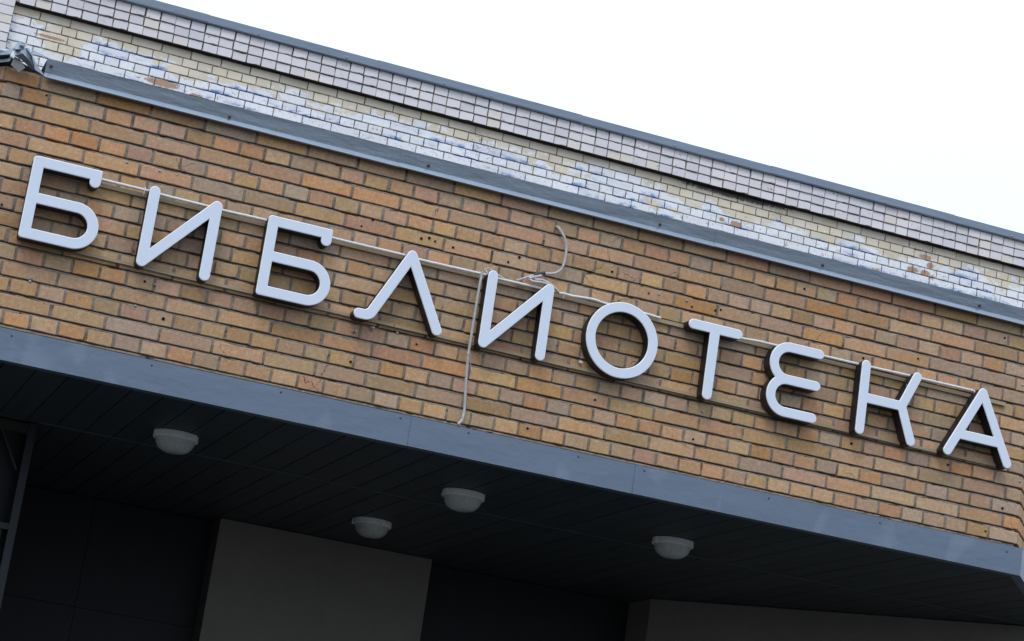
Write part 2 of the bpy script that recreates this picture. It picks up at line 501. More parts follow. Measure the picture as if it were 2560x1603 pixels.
class MB:
    def __init__(self):
        self.v, self.f = [], []

    def add(self, vs, fs):
        n = len(self.v)
        self.v += [tuple(q) for q in vs]
        self.f += [tuple(n + i for i in q) for q in fs]
        return self

    def box(self, a, b):
        (x0, y0, z0), (x1, y1, z1) = a, b
        return self.add([(x0, y0, z0), (x1, y0, z0), (x1, y1, z0), (x0, y1, z0), (x0, y0, z1), (x1, y0, z1), (x1, y1, z1), (x0, y1, z1)],
                        [(0, 3, 2, 1), (4, 5, 6, 7), (0, 1, 5, 4), (1, 2, 6, 5), (2, 3, 7, 6), (3, 0, 4, 7)])

    def obox(self, o, ax, ay, az):
        """oriented box: corner o, edge vectors"""
        o, ax, ay, az = map(Vector, (o, ax, ay, az))
        vs = [o, o + ax, o + ax + ay, o + ay, o + az, o + ax + az, o + ax + ay + az, o + ay + az]
        return self.add(vs, [(0, 3, 2, 1), (4, 5, 6, 7), (0, 1, 5, 4), (1, 2, 6, 5), (2, 3, 7, 6), (3, 0, 4, 7)])

    def prism(self, poly, z0, z1):
        n = len(poly)
        vs = [(x, y, z0) for x, y in poly] + [(x, y, z1) for x, y in poly]
        fs = [tuple(range(n - 1, -1, -1)), tuple(range(n, 2 * n))] + [(i, (i + 1) % n, n + (i + 1) % n, n + i) for i in range(n)]
        return self.add(vs, fs)

    def sweep(self, prof, p0, p1, thick, outn=None):
        """sheet of metal: open profile [(out, z)] swept from plan point p0 to p1; 'out' is measured along the outward normal"""
        d = (Vector(p1) - Vector(p0)).normalized()
        nrm = Vector((d.y, -d.x)) if outn is None else Vector(outn)
        m = len(prof)
        off = []
        for i in range(m):
            a = Vector(prof[max(i - 1, 0)])
            b = Vector(prof[min(i + 1, m - 1)])
            t = (b - a).normalized()
            off.append(Vector((t.y, -t.x)) * thick)
        loop = [Vector(q) for q in prof] + [Vector(prof[i]) + off[i] for i in range(m - 1, -1, -1)]
        k = len(loop)
        vs = []
        for p in (p0, p1):
            for o, z in loop:
                vs.append((p[0] + nrm.x * o, p[1] + nrm.y * o, z))
        fs = [(i, (i + 1) % k, k + (i + 1) % k, k + i) for i in range(k)]
        for i in range(m - 1):
            fs.append((i, i + 1, k - 2 - i, k - 1 - i))
            fs.append((k + i, k + k - 1 - i, k + k - 2 - i, k + i + 1))
        return self.add(vs, fs)

    def lathe(self, prof, c, axis='z', n=24, cap0=False, cap1=False):
        vs, fs = [], []
        for r, h in prof:
            for i in range(n):
                a = 2 * math.pi * i / n
                if axis == 'z':
                    vs.append((c[0] + r * math.cos(a), c[1] + r * math.sin(a), c[2] + h))
                else:           # along -y (out of the wall)
                    vs.append((c[0] + r * math.cos(a), c[1] - h, c[2] + r * math.sin(a)))
        for j in range(len(prof) - 1):
            for i in range(n):
                fs.append((j * n + i, j * n + (i + 1) % n, (j + 1) * n + (i + 1) % n, (j + 1) * n + i))
        if cap0:
            fs.append(tuple(range(n - 1, -1, -1)))
        if cap1:
            fs.append(tuple((len(prof) - 1) * n + i for i in range(n)))
        return self.add(vs, fs)

    def tube(self, pts, r, n=8, ridge=0.0, pitch=0.009):
        """tube along a smoothed polyline; ridge > 0 makes corrugations"""
        P = [Vector(p) for p in pts]
        dense = []
        for i in range(len(P) - 1):
            a, b, c, d = P[max(i - 1, 0)], P[i], P[i + 1], P[min(i + 2, len(P) - 1)]
            step = pitch / 2 if ridge else 0.012
            k = max(2, int((c - b).length / step))
            for j in range(k):
                t = j / k
                dense.append(0.5 * ((2 * b) + (c - a) * t + (2 * a - 5 * b + 4 * c - d) * t * t + (3 * b - a - 3 * c + d) * t ** 3))
        dense.append(P[-1])
        up = Vector((0, 0, 1))
        vs, fs = [], []
        for i, p in enumerate(dense):
            t = (dense[min(i + 1, len(dense) - 1)] - dense[max(i - 1, 0)]).normalized()
            s = t.cross(up if abs(t.z) < 0.95 else Vector((0, 1, 0))).normalized()
            u = s.cross(t)
            rr = r * (1 - ridge) if (ridge and i % 2) else r
            for j in range(n):
                a = 2 * math.pi * j / n
                vs.append(p + (s * math.cos(a) + u * math.sin(a)) * rr)
        for i in range(len(dense) - 1):
            for j in range(n):
                fs.append((i * n + j, i * n + (j + 1) % n, (i + 1) * n + (j + 1) % n, (i + 1) * n + j))
        fs.append(tuple(range(n - 1, -1, -1)))
        fs.append(tuple((len(dense) - 1) * n + j for j in range(n)))
        return self.add(vs, fs)

    def mesh(self, name, mat=None, smooth=False):
        me = bpy.data.meshes.new(name)
        me.from_pydata(self.v, [], self.f)
        if mat:
            me.materials.append(mat)
        bm = bmesh.new()
        bm.from_mesh(me)
        bmesh.ops.recalc_face_normals(bm, faces=bm.faces)
        bm.to_mesh(me)
        bm.free()
        if smooth:
            for q in me.polygons:
                q.use_smooth = True
            try:
                me.set_sharp_from_angle(angle=math.radians(40))
            except Exception:
                pass
        me.update()
        return me


def tag(o, label=None, cat=None, group=None, kind=None):
    if label:
        o['label'] = label
    if cat:
        o['category'] = cat
    if group:
        o['group'] = group
    if kind:
        o['kind'] = kind
    return o


def thing(name, loc, label, cat, group=None):
    o = bpy.data.objects.new(name, None)
    o.empty_display_size = 0.05
    o.location = loc
    COL.objects.link(o)
    return tag(o, label, cat, group)


def link(name, me, parent=None, root=None):
    """object for a mesh in world coordinates, parented to the thing (or to a part of it)"""
    o = bpy.data.objects.new(name, me)
    COL.objects.link(o)
    if parent is not None:
        o.parent = parent
        if root is None:
            o.location = -parent.location
    return o


def part(name, mb, mat, parent, smooth=False, sub=False, label=None):
    me = mb.mesh(name, mat, smooth)
    o = link(name, me, parent, root=True if sub else None)
    if label:
        o['label'] = label
    return o


def solo(name, mb, mat, label, cat, group=None, smooth=False):
    """a thing that is one mesh, origin moved to its own base"""
    vs = mb.v
    c = Vector((sum(v[0] for v in vs) / len(vs), sum(v[1] for v in vs) / len(vs), min(v[2] for v in vs)))
    mb.v = [(v[0] - c.x, v[1] - c.y, v[2] - c.z) for v in vs]
    o = link(name, mb.mesh(name, mat, smooth))
    o.location = c
    return tag(o, label, cat, group)


# ------------------------------------------------------------------ ground
g = MB().add([(-400, -400, 0), (400, -400, 0), (400, 400, 0), (-400, 400, 0)], [(0, 1, 2, 3)])
tag(link('ground', g.mesh('ground', GROUND)), kind='structure')

# ------------------------------------------------------------------ bricks
XL, XR = -2.735, 3.09               # ends of the porch front
COURSE = 0.0783
Z0 = 3.868                          # centre of the lowest visible course
C50, S50 = math.cos(math.radians(50)), math.sin(math.radians(50))


def brick_mesh(name, L, H, D, seed, chip=0.35, jit=0.0012, bev=0.0025):
    """one fired brick: uneven outline, worn arrises, a chip here and there; front at y=0, centred in x and z"""
    r = random.Random(seed)
    pts = []
    n = 4 if L > 0.18 else 3
    def side(a, b, k):
        for i in range(k):
            t = i / k
            pts.append([a[0] + (b[0] - a[0]) * t, a[1] + (b[1] - a[1]) * t])
    hx, hz = L / 2, H / 2
    side((-hx, -hz), (hx, -hz), n)
    side((hx, -hz), (hx, hz), 2)
    side((hx, hz), (-hx, hz), n)
    side((-hx, hz), (-hx, -hz), 2)
    for i, p in enumerate(pts):
        k = r.uniform(0.0, jit * 2)
        if r.random() < chip * 0.15:
            k += r.uniform(0.002, 0.005)
        p[0] -= math.copysign(min(k, abs(p[0]) * 0.2), p[0]) if abs(abs(p[0]) - hx) < 1e-6 else 0
        p[1] -= math.copysign(min(k, 0.008), p[1]) if abs(abs(p[1]) - hz) < 1e-6 else 0
    m = len(pts)
    inner = []
    for x, z in pts:
        b = bev * r.uniform(0.6, 1.6)
        inner.append((x - math.copysign(b, x) * (abs(x) > hx * 0.8), z - math.copysign(b, z) * (abs(z) > hz * 0.7)))
    vs = [(x, 0, z) for x, z in inner] + [(x, bev * 1.0, z) for x, z in pts] + [(x, D, z) for x, z in pts]
    fs = [tuple(range(m))]
    for a in (0, m):
        fs += [(a + i, a + (i + 1) % m, a + m + (i + 1) % m, a + m + i) for i in range(m)]
    return MB().add(vs, fs).mesh(name)


HEADERS = [brick_mesh('header_brick', 0.118, 0.0655, 0.05, 100 + i) for i in range(7)]
STRETCH = [brick_mesh('stretcher_brick', 0.248, 0.0655, 0.05, 200 + i) for i in range(6)]

H0 = {0: -2.508, 1: -2.377, 2: -2.243, 3: -2.109, 4: -1.977, 5: -1.844, 6: -1.715, 7: -1.584, 9: -1.324, 10: -1.19, 11: -1.055,
      12: -0.924, 13: -0.793, 14: -0.659, 15: -0.531, 16: -0.399, 17: -0.268, 19: -0.013, 20: 0.115, 21: 0.247, 22: 0.375, 23: 0.508,
      24: 0.633, 25: 0.76, 26: 0.89, 27: 1.021, 28: 1.155, 29: 1.281, 32: 1.675, 33: 1.807, 34: 1.941, 35: 2.075, 36: 2.213,
      37: 2.354, 38: 2.491, 39: 2.628, 40: 2.765, 41: 2.905}
H14 = {-1: -2.641, 0: -2.503, 1: -2.365, 2: -2.227, 3: -2.09, 4: -1.956, 5: -1.819, 6: -1.683, 7: -1.549, 8: -1.417, 9: -1.284,
       10: -1.152, 11: -1.018, 12: -0.888, 13: -0.757, 14: -0.625, 15: -0.492, 16: -0.361, 17: -0.227, 18: -0.097, 19: 0.035,
       20: 0.164, 21: 0.291, 22: 0.415, 23: 0.546, 24: 0.679, 25: 0.813, 26: 0.944, 27: 1.069, 30: 1.453, 31: 1.579, 32: 1.705,
       33: 1.833, 34: 1.961, 35: 2.091, 36: 2.224, 37: 2.358, 38: 2.494, 39: 2.63, 40: 2.774, 41: 2.919}


def fill(d):
    ks = sorted(d)
    o = {}
    for k in range(-3, 45):
        if k in d:
            o[k] = d[k]
            continue
        lo = [q for q in ks if q < k]
        hi = [q for q in ks if q > k]
        if lo and hi:
            a, b = lo[-1], hi[0]
            o[k] = d[a] + (d[b] - d[a]) * (k - a) / (b - a)
        elif hi:
            o[k] = d[hi[0]] - 0.133 * (hi[0] - k)
        else:
            o[k] = d[lo[-1]] + 0.138 * (k - lo[-1])
    return o


H0, H14 = fill(H0), fill(H14)


def joint(k, c):
    t = c / 14.0
    return H0[k] * (1 - t) + H14[k] * t


def pick(course, r):
    if course >= 11:
        w = (2, 3, 4, 3.5, 1, 0.8)
    elif course >= 6:
        w = (3, 4, 1.2, 1.6, 3, 2.6)
    else:
        w = (4, 3, 3.2, 1.6, 1.2, 1.3)
    return r.choices(range(6), w)[0]


rng = random.Random(31)
LAY = []            # (x centre, z, length, course, material index)
for c in range(0, 16):
    z = Z0 + COURSE * c
    if c % 2 == 0:
        js = [joint(k, c) + rng.uniform(-0.003, 0.003) for k in range(-3, 45)]
    else:
        js = [joint(k, c) + 0.585 * (joint(k + 1, c) - joint(k, c)) + rng.uniform(-0.004, 0.004) for k in range(-3, 44, 2)]
    js = [XL - 0.004] + [j for j in js if XL + 0.07 < j < XR - 0.075] + [XR + 0.004]
    for a, b in zip(js, js[1:]):
        gap = rng.uniform(0.009, 0.014)
        LAY.append(((a + b) / 2, z + rng.uniform(-0.0015, 0.0015), b - a - gap, c, pick(c, rng)))


def area_in_view(x, y, z, L, H):
    q = [seen((x + sx * L / 2, y, z + sz * H / 2)) for sx, sz in ((-1, -1), (1, -1), (1, 1), (-1, 1))]
    q = [(min(max(u, 0), 2560), min(max(v, 0), 1603)) for u, v in q]
    return abs(sum(q[i][0] * q[(i + 1) % 4][1] - q[(i + 1) % 4][0] * q[i][1] for i in range(4))) / 2


def lay_bricks(root, name, rest_name, bricks, longs, shorts, mats, y, H, split, r, limit=300, proud=0.002):
    """the bricks that show largest become parts of their own, what is left over one joined part"""
    order = sorted(range(len(bricks)), key=lambda i: -area_in_view(bricks[i][0], y, bricks[i][1], bricks[i][2], H))
    own = set(order[:limit])
    rv, rf, rm = [], [], []
    for i, (x, z, L, c, mi) in enumerate(bricks):
        pool, base = (longs, 0.248) if L > split else (shorts, 0.118)
        me = r.choice(pool)
        yy = y + r.uniform(-proud, proud)
        ry, rz = r.uniform(-0.006, 0.006), r.uniform(-0.008, 0.008)
        mtx = Matrix.Translation((x, yy, z)) @ Matrix.Rotation(ry, 4, 'Y') @ Matrix.Rotation(rz, 4, 'Z') @ Matrix.Diagonal((L / base, 1, H / 0.0655, 1))
        if i in own:
            o = bpy.data.objects.new(name, me)
            COL.objects.link(o)
            if not me.materials:
                me.materials.append(None)
            o.parent = root
            o.matrix_local = Matrix.Translation(-root.location) @ mtx
            o.material_slots[0].link = 'OBJECT'
            o.material_slots[0].material = mats[mi]
        else:
            n = len(rv)
            rv += [tuple(mtx @ v.co) for v in me.vertices]
            for q in me.polygons:
                rf.append(tuple(n + k for k in q.vertices))
                rm.append(mi)
    return rv, rf, rm


def joined(name, rv, rf, rm, mats, root):
    me = bpy.data.meshes.new(name)
    me.from_pydata(rv, [], rf)
    for m in mats:
        me.materials.append(m)
    me.polygons.foreach_set('material_index', rm)
    me.update()
    o = link(name, me, root)
    o['kind'] = 'stuff'
    return o


porch = thing('porch_wall', (0.18, 0.13, 3.81), 'yellow-brown brick wall of the porch that carries the white letters', 'brick wall')
rv, rf, rm = lay_bricks(porch, 'brick', 'brickwork', LAY, STRETCH, HEADERS, BRICKS, 0.0, 0.0655, 0.165, random.Random(5))
# the two splayed returns beyond the corners
for side in (-1, 1):
    P0 = Vector((XL if side < 0 else XR, 0, 0))
    D = Vector((side * C50, S50, 0))
    r = random.Random(60 + side)
    for c in range(0, 16):
        z = Z0 + COURSE * c
        s = 0.004
        first = True
        while s < 1.9:
            L = (0.118 if (c % 2) else 0.183) if first else (0.248 if c % 2 else 0.118)
            first = False
            me = r.choice(STRETCH if L > 0.2 else HEADERS)
            base = 0.248 if L > 0.2 else 0.118
            ang = math.atan2(D.y, D.x)
            if side > 0:
                mtx = Matrix.Translation(P0 + D * (s + L / 2) + Vector((0, 0, z))) @ Matrix.Rotation(ang, 4, 'Z') @ Matrix.Diagonal((L / base, 1, 1, 1))
            else:
                mtx = Matrix.Translation(P0 + D * (s + L / 2) + Vector((0, 0, z))) @ Matrix.Rotation(ang - math.pi, 4, 'Z') @ Matrix.Diagonal((L / base, 1, 1, 1))
            n = len(rv)
            rv += [tuple(mtx @ v.co) for v in me.vertices]
            mi = pick(c, r)
            for q in me.polygons:
                rf.append(tuple(n + k for k in q.vertices))
                rm.append(mi)
            s += L + 0.012
joined('brickwork', rv, rf, rm, BRICKS, porch)

# mortar bed: a grid whose depth varies, raked deep in places
mb = MB()
nx = 520
x0, x1 = XL + 0.012, XR - 0.012
PROF = ((-0.026, 0.0045), (-0.0080, 0.0035), (-0.0042, 0.0042), (0.0012, 0.0065), (0.0042, 0.0170), (0.0075, 0.0195), (0.0105, 0.0060), (0.026, 0.0045))
rows = [(3.815, 0.012)]
for c in range(-1, 16):
    jz = Z0 + COURSE * (c + 0.5)
    rows += [(jz + a, d) for a, d in PROF if 3.818 < jz + a < 5.07]
rows.append((5.075, 0.008))
vs, fs = [], []
for z, d0 in rows:
    for i in range(nx + 1):
        x = x0 + (x1 - x0) * i / nx
        d = d0 + 0.0035 * noise.noise(Vector((x * 9, z * 9, 1.3))) + 0.0035 * noise.noise(Vector((x * 46, z * 60, 5.1)))
        if noise.noise(Vector((x * 13, z * 23, 9.7))) > 0.42:
            d += 0.007
        edge = i in (0, nx)
        vs.append((x, max(d, 0.0028) if not edge else 0.02, z + 0.0008 * noise.noise(Vector((x * 30, z * 30, 2.2)))))
for j in range(len(rows) - 1):
    for i in range(nx):
        a = j * (nx + 1) + i
        fs.append((a, a + 1, a + nx + 2, a + nx + 1))
mb.add(vs, fs)
part('mortar', mb, MORTAR, porch, smooth=True)
# solid core behind it, with the splayed ends
inset = 0.024
poly = [(XL + 0.012, inset + 0.01), (XR - 0.012, inset + 0.01)]
e1 = (XR + C50 * 2.0 - S50 * inset, S50 * 2.0 + C50 * inset)
e0 = (XL - C50 * 2.0 + S50 * inset, S50 * 2.0 + C50 * inset)
poly = [e0, (XL + 0.004, inset + 0.004), (XR - 0.004, inset + 0.004), e1, (e1[0], 7.2), (e0[0], 7.2)]
core = MB().prism(poly, 3.80, 5.09)
part('wall_core', core, MORTAR, porch)

# drilled holes left in the bricks
ring = MB()
ring.lathe([(0.0035, 0.0012), (0.0065, 0.0015), (0.0068, -0.004)], (0, 0, 0), axis='y', n=10, cap0=True)
HOLE_ME = ring.mesh('drill_hole', HOLE)
for x, z in [(-0.067, 4.718), (0.508, 4.802), (0.729, 4.734), (0.985, 4.719), (1.152, 4.74), (1.122, 4.73), (-0.011, 4.757), (-0.866, 4.719),
             (-0.814, 4.764), (-0.546, 4.731), (-0.505, 4.744), (-0.472, 4.734), (-0.372, 4.724), (1.629, 4.969), (2.363, 4.737), (2.027, 4.665),
             (2.895, 4.974), (-0.484, 4.184), (-0.806, 4.021), (0.167, 3.882), (1.086, 4.016), (0.51, 4.106), (2.011, 4.183), (2.611, 4.187),
             (2.975, 4.014), (2.882, 3.868), (-1.884, 4.188), (-1.762, 4.027), (-2.62, 4.4), (-2.52, 4.985)]:
    o = link('drill_hole', HOLE_ME, porch, root=True)
    s = rng.uniform(0.8, 1.25)
    o.scale = (s, 1, s)
    o.location = Vector((x, -0.0022, z)) - porch.location

# ------------------------------------------------------------------ fascia along the foot of the porch wall
fas = thing('fascia', (0.18, -0.02, 3.66), 'slate-blue sheet metal fascia between the brick wall and the dark soffit', 'metal fascia')
FP = [(-0.03, 3.659), (0.0215, 3.6605), (0.0225, 3.735), (0.0235, 3.8105), (-0.002, 3.8135)]
sheets = [((XL - 0.0109, 0), (-0.452, 0), 0.0), ((-0.456, 0), (0.776, 0), 0.0035), ((0.772, 0), (XR + 0.0142, 0), 0.0070)]
for a, b, lift in sheets:
    part('metal_sheet', MB().sweep([(o + lift, z) for o, z in FP], a, b, 0.0018), FASC, fas)
part('metal_sheet', MB().sweep([(o + 0.007, z) for o, z in FP], (XR - C50 * 0.0142, -S50 * 0.0142), (XR + C50 * 2, S50 * 2), 0.0018), FASC, fas)
part('metal_sheet', MB().sweep(FP, (XL - C50 * 2, S50 * 2), (XL + C50 * 0.0109, -S50 * 0.0109), 0.0018), FASC, fas)
scr = MB().lathe([(0.0062, 0.0), (0.006, 0.0028), (0.003, 0.0042)], (0, 0, 0), axis='y', n=10, cap1=True).mesh('screw', DARKST)
for x, z in [(-2.452, 3.782), (-1.779, 3.785), (-1.133, 3.79), (-0.512, 3.79), (-0.15, 3.789), (0.451, 3.788), (0.822, 3.789), (1.544, 3.785),
             (2.213, 3.783), (3.007, 3.775)]:
    o = link('screw', scr, fas, root=True)
    o.location = Vector((x, -0.0225 - (0.0035 if x > -0.454 else 0) - (0.0035 if x > 0.774 else 0), z)) - fas.location

# ------------------------------------------------------------------ flashing on top of the porch wall
fl = thing('flashing', (0.18, -0.03, 5.06), 'galvanised steel flashing capping the yellow brick wall, bent out at its lower lip', 'metal flashing')
PF = [(0.036, 5.0585), (0.0445, 5.0600), (0.0285, 5.0865), (0.0415, 5.1525), (-0.05, 5.158), (-0.30, 5.163)]
for a, b, lift in [((-2.555, 0), (-0.731, 0), 0.0), ((-0.735, 0), (1.057, 0), 0.002), ((1.053, 0), (XR + 0.0205, 0), 0.004)]:
    part('metal_sheet', MB().sweep([(o + lift, z + lift * 0.6) for o, z in PF], a, b, 0.0016), GALV, fl)
part('metal_sheet', MB().sweep([(o + 0.004, z) for o, z in PF], (XR - C50 * 0.0205, -S50 * 0.0205), (XR + C50 * 2, S50 * 2), 0.0016), GALV, fl)
part('metal_sheet', MB().sweep(PF, (XL - C50 * 2, S50 * 2), (XL - C50 * 0.05, S50 * 0.05), 0.0016), GALV, fl)
part('upstand', MB().obox((2.90, 0.05, 5.165), (0.62, 0.0, 0.035), (0.0, 0.10, 0.012), (0.0, 0.003, 0.02)), CAPM, fl)
rs = MB().lathe([(0.0085, 0.0), (0.0085, 0.0012), (0.0062, 0.002), (0.0058, 0.005), (0.003, 0.0062)], (0, 0, 0), axis='y', n=10, cap1=True).mesh('screw', RUST)
run = MB().add([(-0.003, -0.0008, -0.006), (0.003, -0.0008, -0.006), (0.0015, -0.0008, -0.024), (-0.0012, -0.0008, -0.024)], [(0, 1, 2, 3)])
for x, z in [(-2.530, 5.122), (-1.631, 5.098), (-0.58, 5.108), (0.728, 5.108), (1.703, 5.112), (2.695, 5.110)]:
    o = link('screw', rs, fl, root=True)
    lift = (0.002 if x > -0.733 else 0) + (0.002 if x > 1.055 else 0)
    o.location = Vector((x, -0.0302 - (z - 5.0865) * 0.197 - 0.0012 - lift, z)) - fl.location

crump = thing('torn_flashing_corner', (-2.69, -0.05, 5.06), 'crumpled torn steel flashing at the left corner of the wall', 'torn metal')


def sheet(polys, th=0.0012):
    m = MB()
    for p in polys:
        p = [Vector(q) for q in p]
        n = len(p)
        c = sum(p, Vector()) / n
        back = [q + Vector((0.0, th * 1.5, -th)) for q in p]
        cb = c + Vector((0, th * 1.5, -th))
        vs = p + [c] + back + [cb]
        fs = [(i, (i + 1) % n, n) for i in range(n)] + [(n + 1 + (i + 1) % n, n + 1 + i, 2 * n + 1) for i in range(n)]
        fs += [(i, n + 1 + i, n + 1 + (i + 1) % n, (i + 1) % n) for i in range(n)]
        m.add(vs, fs)
    return m


part('folded_band', sheet([
    [(-2.796, -0.02, 5.145), (-2.739, -0.03, 5.16), (-2.721, -0.04, 5.167), (-2.73, -0.05, 5.127), (-2.79, -0.02, 5.115)],
    [(-2.79, -0.02, 5.115), (-2.73, -0.05, 5.127), (-2.726, 0.0, 5.127), (-2.784, 0.02, 5.113)],
    [(-2.784, 0.02, 5.113), (-2.726, 0.0, 5.127), (-2.719, -0.04, 5.124), (-2.729, -0.06, 5.087), (-2.783, -0.03, 5.075)]]), CRUMP, crump)
part('bent_tip', sheet([
    [(-2.721, -0.04, 5.167), (-2.706, 0.0, 5.214), (-2.691, -0.03, 5.212), (-2.685, -0.06, 5.184), (-2.677, -0.05, 5.168), (-2.713, -0.08, 5.147)],
    [(-2.685, -0.06, 5.184), (-2.666, -0.02, 5.214), (-2.661, -0.03, 5.205), (-2.676, -0.07, 5.163), (-2.677, -0.05, 5.168)]]), CRUMP, crump)
part('crumpled_sheet', sheet([
    [(-2.721, -0.04, 5.167), (-2.677, -0.05, 5.168), (-2.667, -0.06, 5.174), (-2.678, -0.085, 5.134), (-2.71, -0.06, 5.122)],
    [(-2.71, -0.06, 5.122), (-2.678, -0.085, 5.134), (-2.639, -0.09, 5.105), (-2.606, -0.08, 5.071), (-2.619, -0.06, 5.076), (-2.668, -0.04, 5.116)],
    [(-2.667, -0.06, 5.174), (-2.633, -0.07, 5.138), (-2.606, -0.08, 5.071), (-2.639, -0.09, 5.105), (-2.678, -0.085, 5.134)]]), CRUMP, crump)
part('folded_edge', sheet([
    [(-2.667, -0.062, 5.174), (-2.652, -0.05, 5.179), (-2.585, -0.06, 5.088), (-2.549, -0.058, 5.058), (-2.606, -0.082, 5.071), (-2.634, -0.09, 5.133)],
    [(-2.634, 0.0, 5.196), (-2.549, -0.028, 5.165), (-2.622, -0.036, 5.16)]]), CRUMP, crump)
part('hanging_flap', sheet([
    [(-2.709, -0.03, 5.127), (-2.682, -0.05, 5.114), (-2.651, -0.075, 5.071), (-2.679, -0.09, 5.034), (-2.719, -0.06, 5.073)]]), RAGM, crump)

# roof deck of the porch, behind the flashing
deck = MB().prism([(e0[0] + 0.1, e0[1]), (XL + 0.2, 0.20), (XR - 0.2, 0.20), (e1[0] - 0.1, e1[1]), (e1[0] - 0.1, 7.24), (e0[0] + 0.1, 7.24)], 5.095, 5.15)
solo('porch_roof', deck, ROOFM, 'flat dark porch roof behind the galvanised flashing', 'roof')

# ------------------------------------------------------------------ soffit boards
sof = thing('soffit', (0.5, 1.8, 3.66), 'dark boarded ceiling under the porch with four round lamps', 'ceiling')
PITCH, XS = 0.1548, -2.298


def front_edge(x):
    if x < XL:
        return (XL - x) * S50 / C50 + 0.03
    if x > XR:
        return (x - XR) * S50 / C50 + 0.03
    return -0.0


GAP = 0.0032
for k in range(-7, 17 + 26):
    xa, xb = XS + PITCH * k + GAP, XS + PITCH * (k + 1) - GAP
    ya, yb = front_edge(xa), front_edge(xb)
    dz = random.Random(k).uniform(-0.0008, 0.0008)
    if max(ya, yb) < 1.42:
        part('soffit_board', MB().prism([(xa, ya), (xb, yb), (xb, 1.432), (xa, 1.432)], 3.664 + dz, 3.68), SOFF, sof)
    ya, yb = max(ya, 1.452), max(yb, 1.452)
    if max(ya, yb) < 3.4:
        part('soffit_board', MB().prism([(xa, ya), (xb, yb), (xb, 3.80), (xa, 3.80)], 3.664 - dz, 3.68), SOFF, sof)
part('joint_strip', MB().box((-2.078, 1.430, 3.6600), (4.4, 1.454, 3.6632)), STRIP, sof)
part('backing', MB().prism([(e0[0] + 0.3, 1.6), (XL + 0.05, 0.06), (XR - 0.05, 0.06), (e1[0] - 0.3, 1.6), (e1[0] - 0.3, 5.4), (e0[0] + 0.3, 5.4)], 3.683, 3.79), HOLE, sof)

# ------------------------------------------------------------------ walls and screen under the porch
solo('concrete_pier', MB().box((-0.578, 3.545, 0.0), (0.876, 3.80, 3.6585)), CONC,
     'pitted grey concrete pier under the porch, left of the dark recess', 'concrete pier')
dA, dB = Vector((2.412, 3.385, 0)), Vector((4.139, 1.498, 0))
dd = (dB - dA).normalized()
far = dA + dd * 3.4
nn = Vector((-dd.y, dd.x, 0))
ang = MB().prism([(dA.x, dA.y), (far.x, far.y), (far.x + nn.x * 0.3, far.y + nn.y * 0.3), (3.0, 3.80), (2.41, 3.80)], 0.0, 3.6585)
solo('concrete_wall', ang, CONC, 'angled grey concrete wall under the right end of the porch', 'concrete wall')

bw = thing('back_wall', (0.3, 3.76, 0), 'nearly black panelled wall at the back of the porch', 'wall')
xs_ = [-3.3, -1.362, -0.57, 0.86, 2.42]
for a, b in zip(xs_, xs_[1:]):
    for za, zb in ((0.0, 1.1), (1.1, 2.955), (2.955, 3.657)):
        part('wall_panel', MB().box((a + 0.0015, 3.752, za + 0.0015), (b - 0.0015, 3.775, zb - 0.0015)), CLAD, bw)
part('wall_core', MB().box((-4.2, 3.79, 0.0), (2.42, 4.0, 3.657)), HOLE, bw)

scn = thing('steel_screen', (-2.4, 1.5, 0), 'dim steel framed slatted screen at the left end of the porch', 'screen')
part('post', MB().box((-2.120, 1.492, 0.0), (-2.078, 1.56, 3.6595)), FRAME, scn)
part('top_beam', MB().box((-3.3, 1.50, 3.60), (-2.1205, 1.55, 3.655)), SLATM, scn)
part('mid_rail', MB().box((-3.3, 1.50, 3.075), (-2.1205, 1.55, 3.108)), FRAME, scn)
part('low_panel', MB().box((-3.3, 1.515, 0.0), (-2.15, 1.54, 3.074)), CLAD, scn)
part('brace', MB().obox((-2.262, 1.505, 3.60), (0.012, 0, 0), (0.115, 0, -0.20), (0, 0.012, 0)), FRAME, scn)
k = 0
x = -2.150
while x > -3.2:
    part('slat', MB().box((x - 0.010, 1.56, 3.109), (x, 1.575, 3.599)), SLATM, scn)
    x -= 0.021
part('backing', MB().box((-3.3, 1.62, 3.0), (-2.125, 1.64, 3.655)), HOLE, scn)
# left end wall that closes the porch
solo('end_wall', MB().obox((-2.10, 1.57, 0), (-0.9, 2.2, 0), (-0.15, -0.05, 0), (0, 0, 3.655)), CLAD, 'dark end wall behind the slatted screen', 'wall')

# ------------------------------------------------------------------ lamps on the soffit
ring = MB().lathe([(0.100, 0.0), (0.1175, 0.0), (0.1185, -0.004), (0.1185, -0.016), (0.1165, -0.0175), (0.1165, -0.0195), (0.119, -0.021),
                   (0.119, -0.030), (0.1155, -0.034), (0.104, -0.033)], (0, 0, 0), n=40)
RING_ME = ring.mesh('base_ring', LRING, True)
dome = []
for i in range(15):
    a = math.pi / 2 * i / 14
    dome.append((max(0.1045 * math.cos(a) ** 0.75, 0.0006), -0.031 - 0.074 * math.sin(a)))
n = 48
dm = MB()
vs, fs = [], []
for r_, h in dome:
    for i in range(n):
        a = 2 * math.pi * i / n
        q = r_ * (1 + 0.006 * math.cos(a * 24))
        vs.append((q * math.cos(a), q * math.sin(a), h))
for j in range(len(dome) - 1):
    for i in range(n):
        fs.append((j * n + i, j * n + (i + 1) % n, (j + 1) * n + (i + 1) % n, (j + 1) * n + i))
fs.append(tuple((len(dome) - 1) * n + i for i in range(n)))
dm.add(vs, fs)
DOME_ME = dm.mesh('glass_dome', LDOME, True)
CLIP_ME = MB().box((-0.009, -0.1245, -0.035), (0.009, -0.1165, -0.001)).mesh('clip', LRING)
lamp = thing('ceiling_lamp', (0, 0, 0), 'x', 'ceiling lamp', 'round lamps under the porch')
link('base_ring', RING_ME, lamp, root=True)
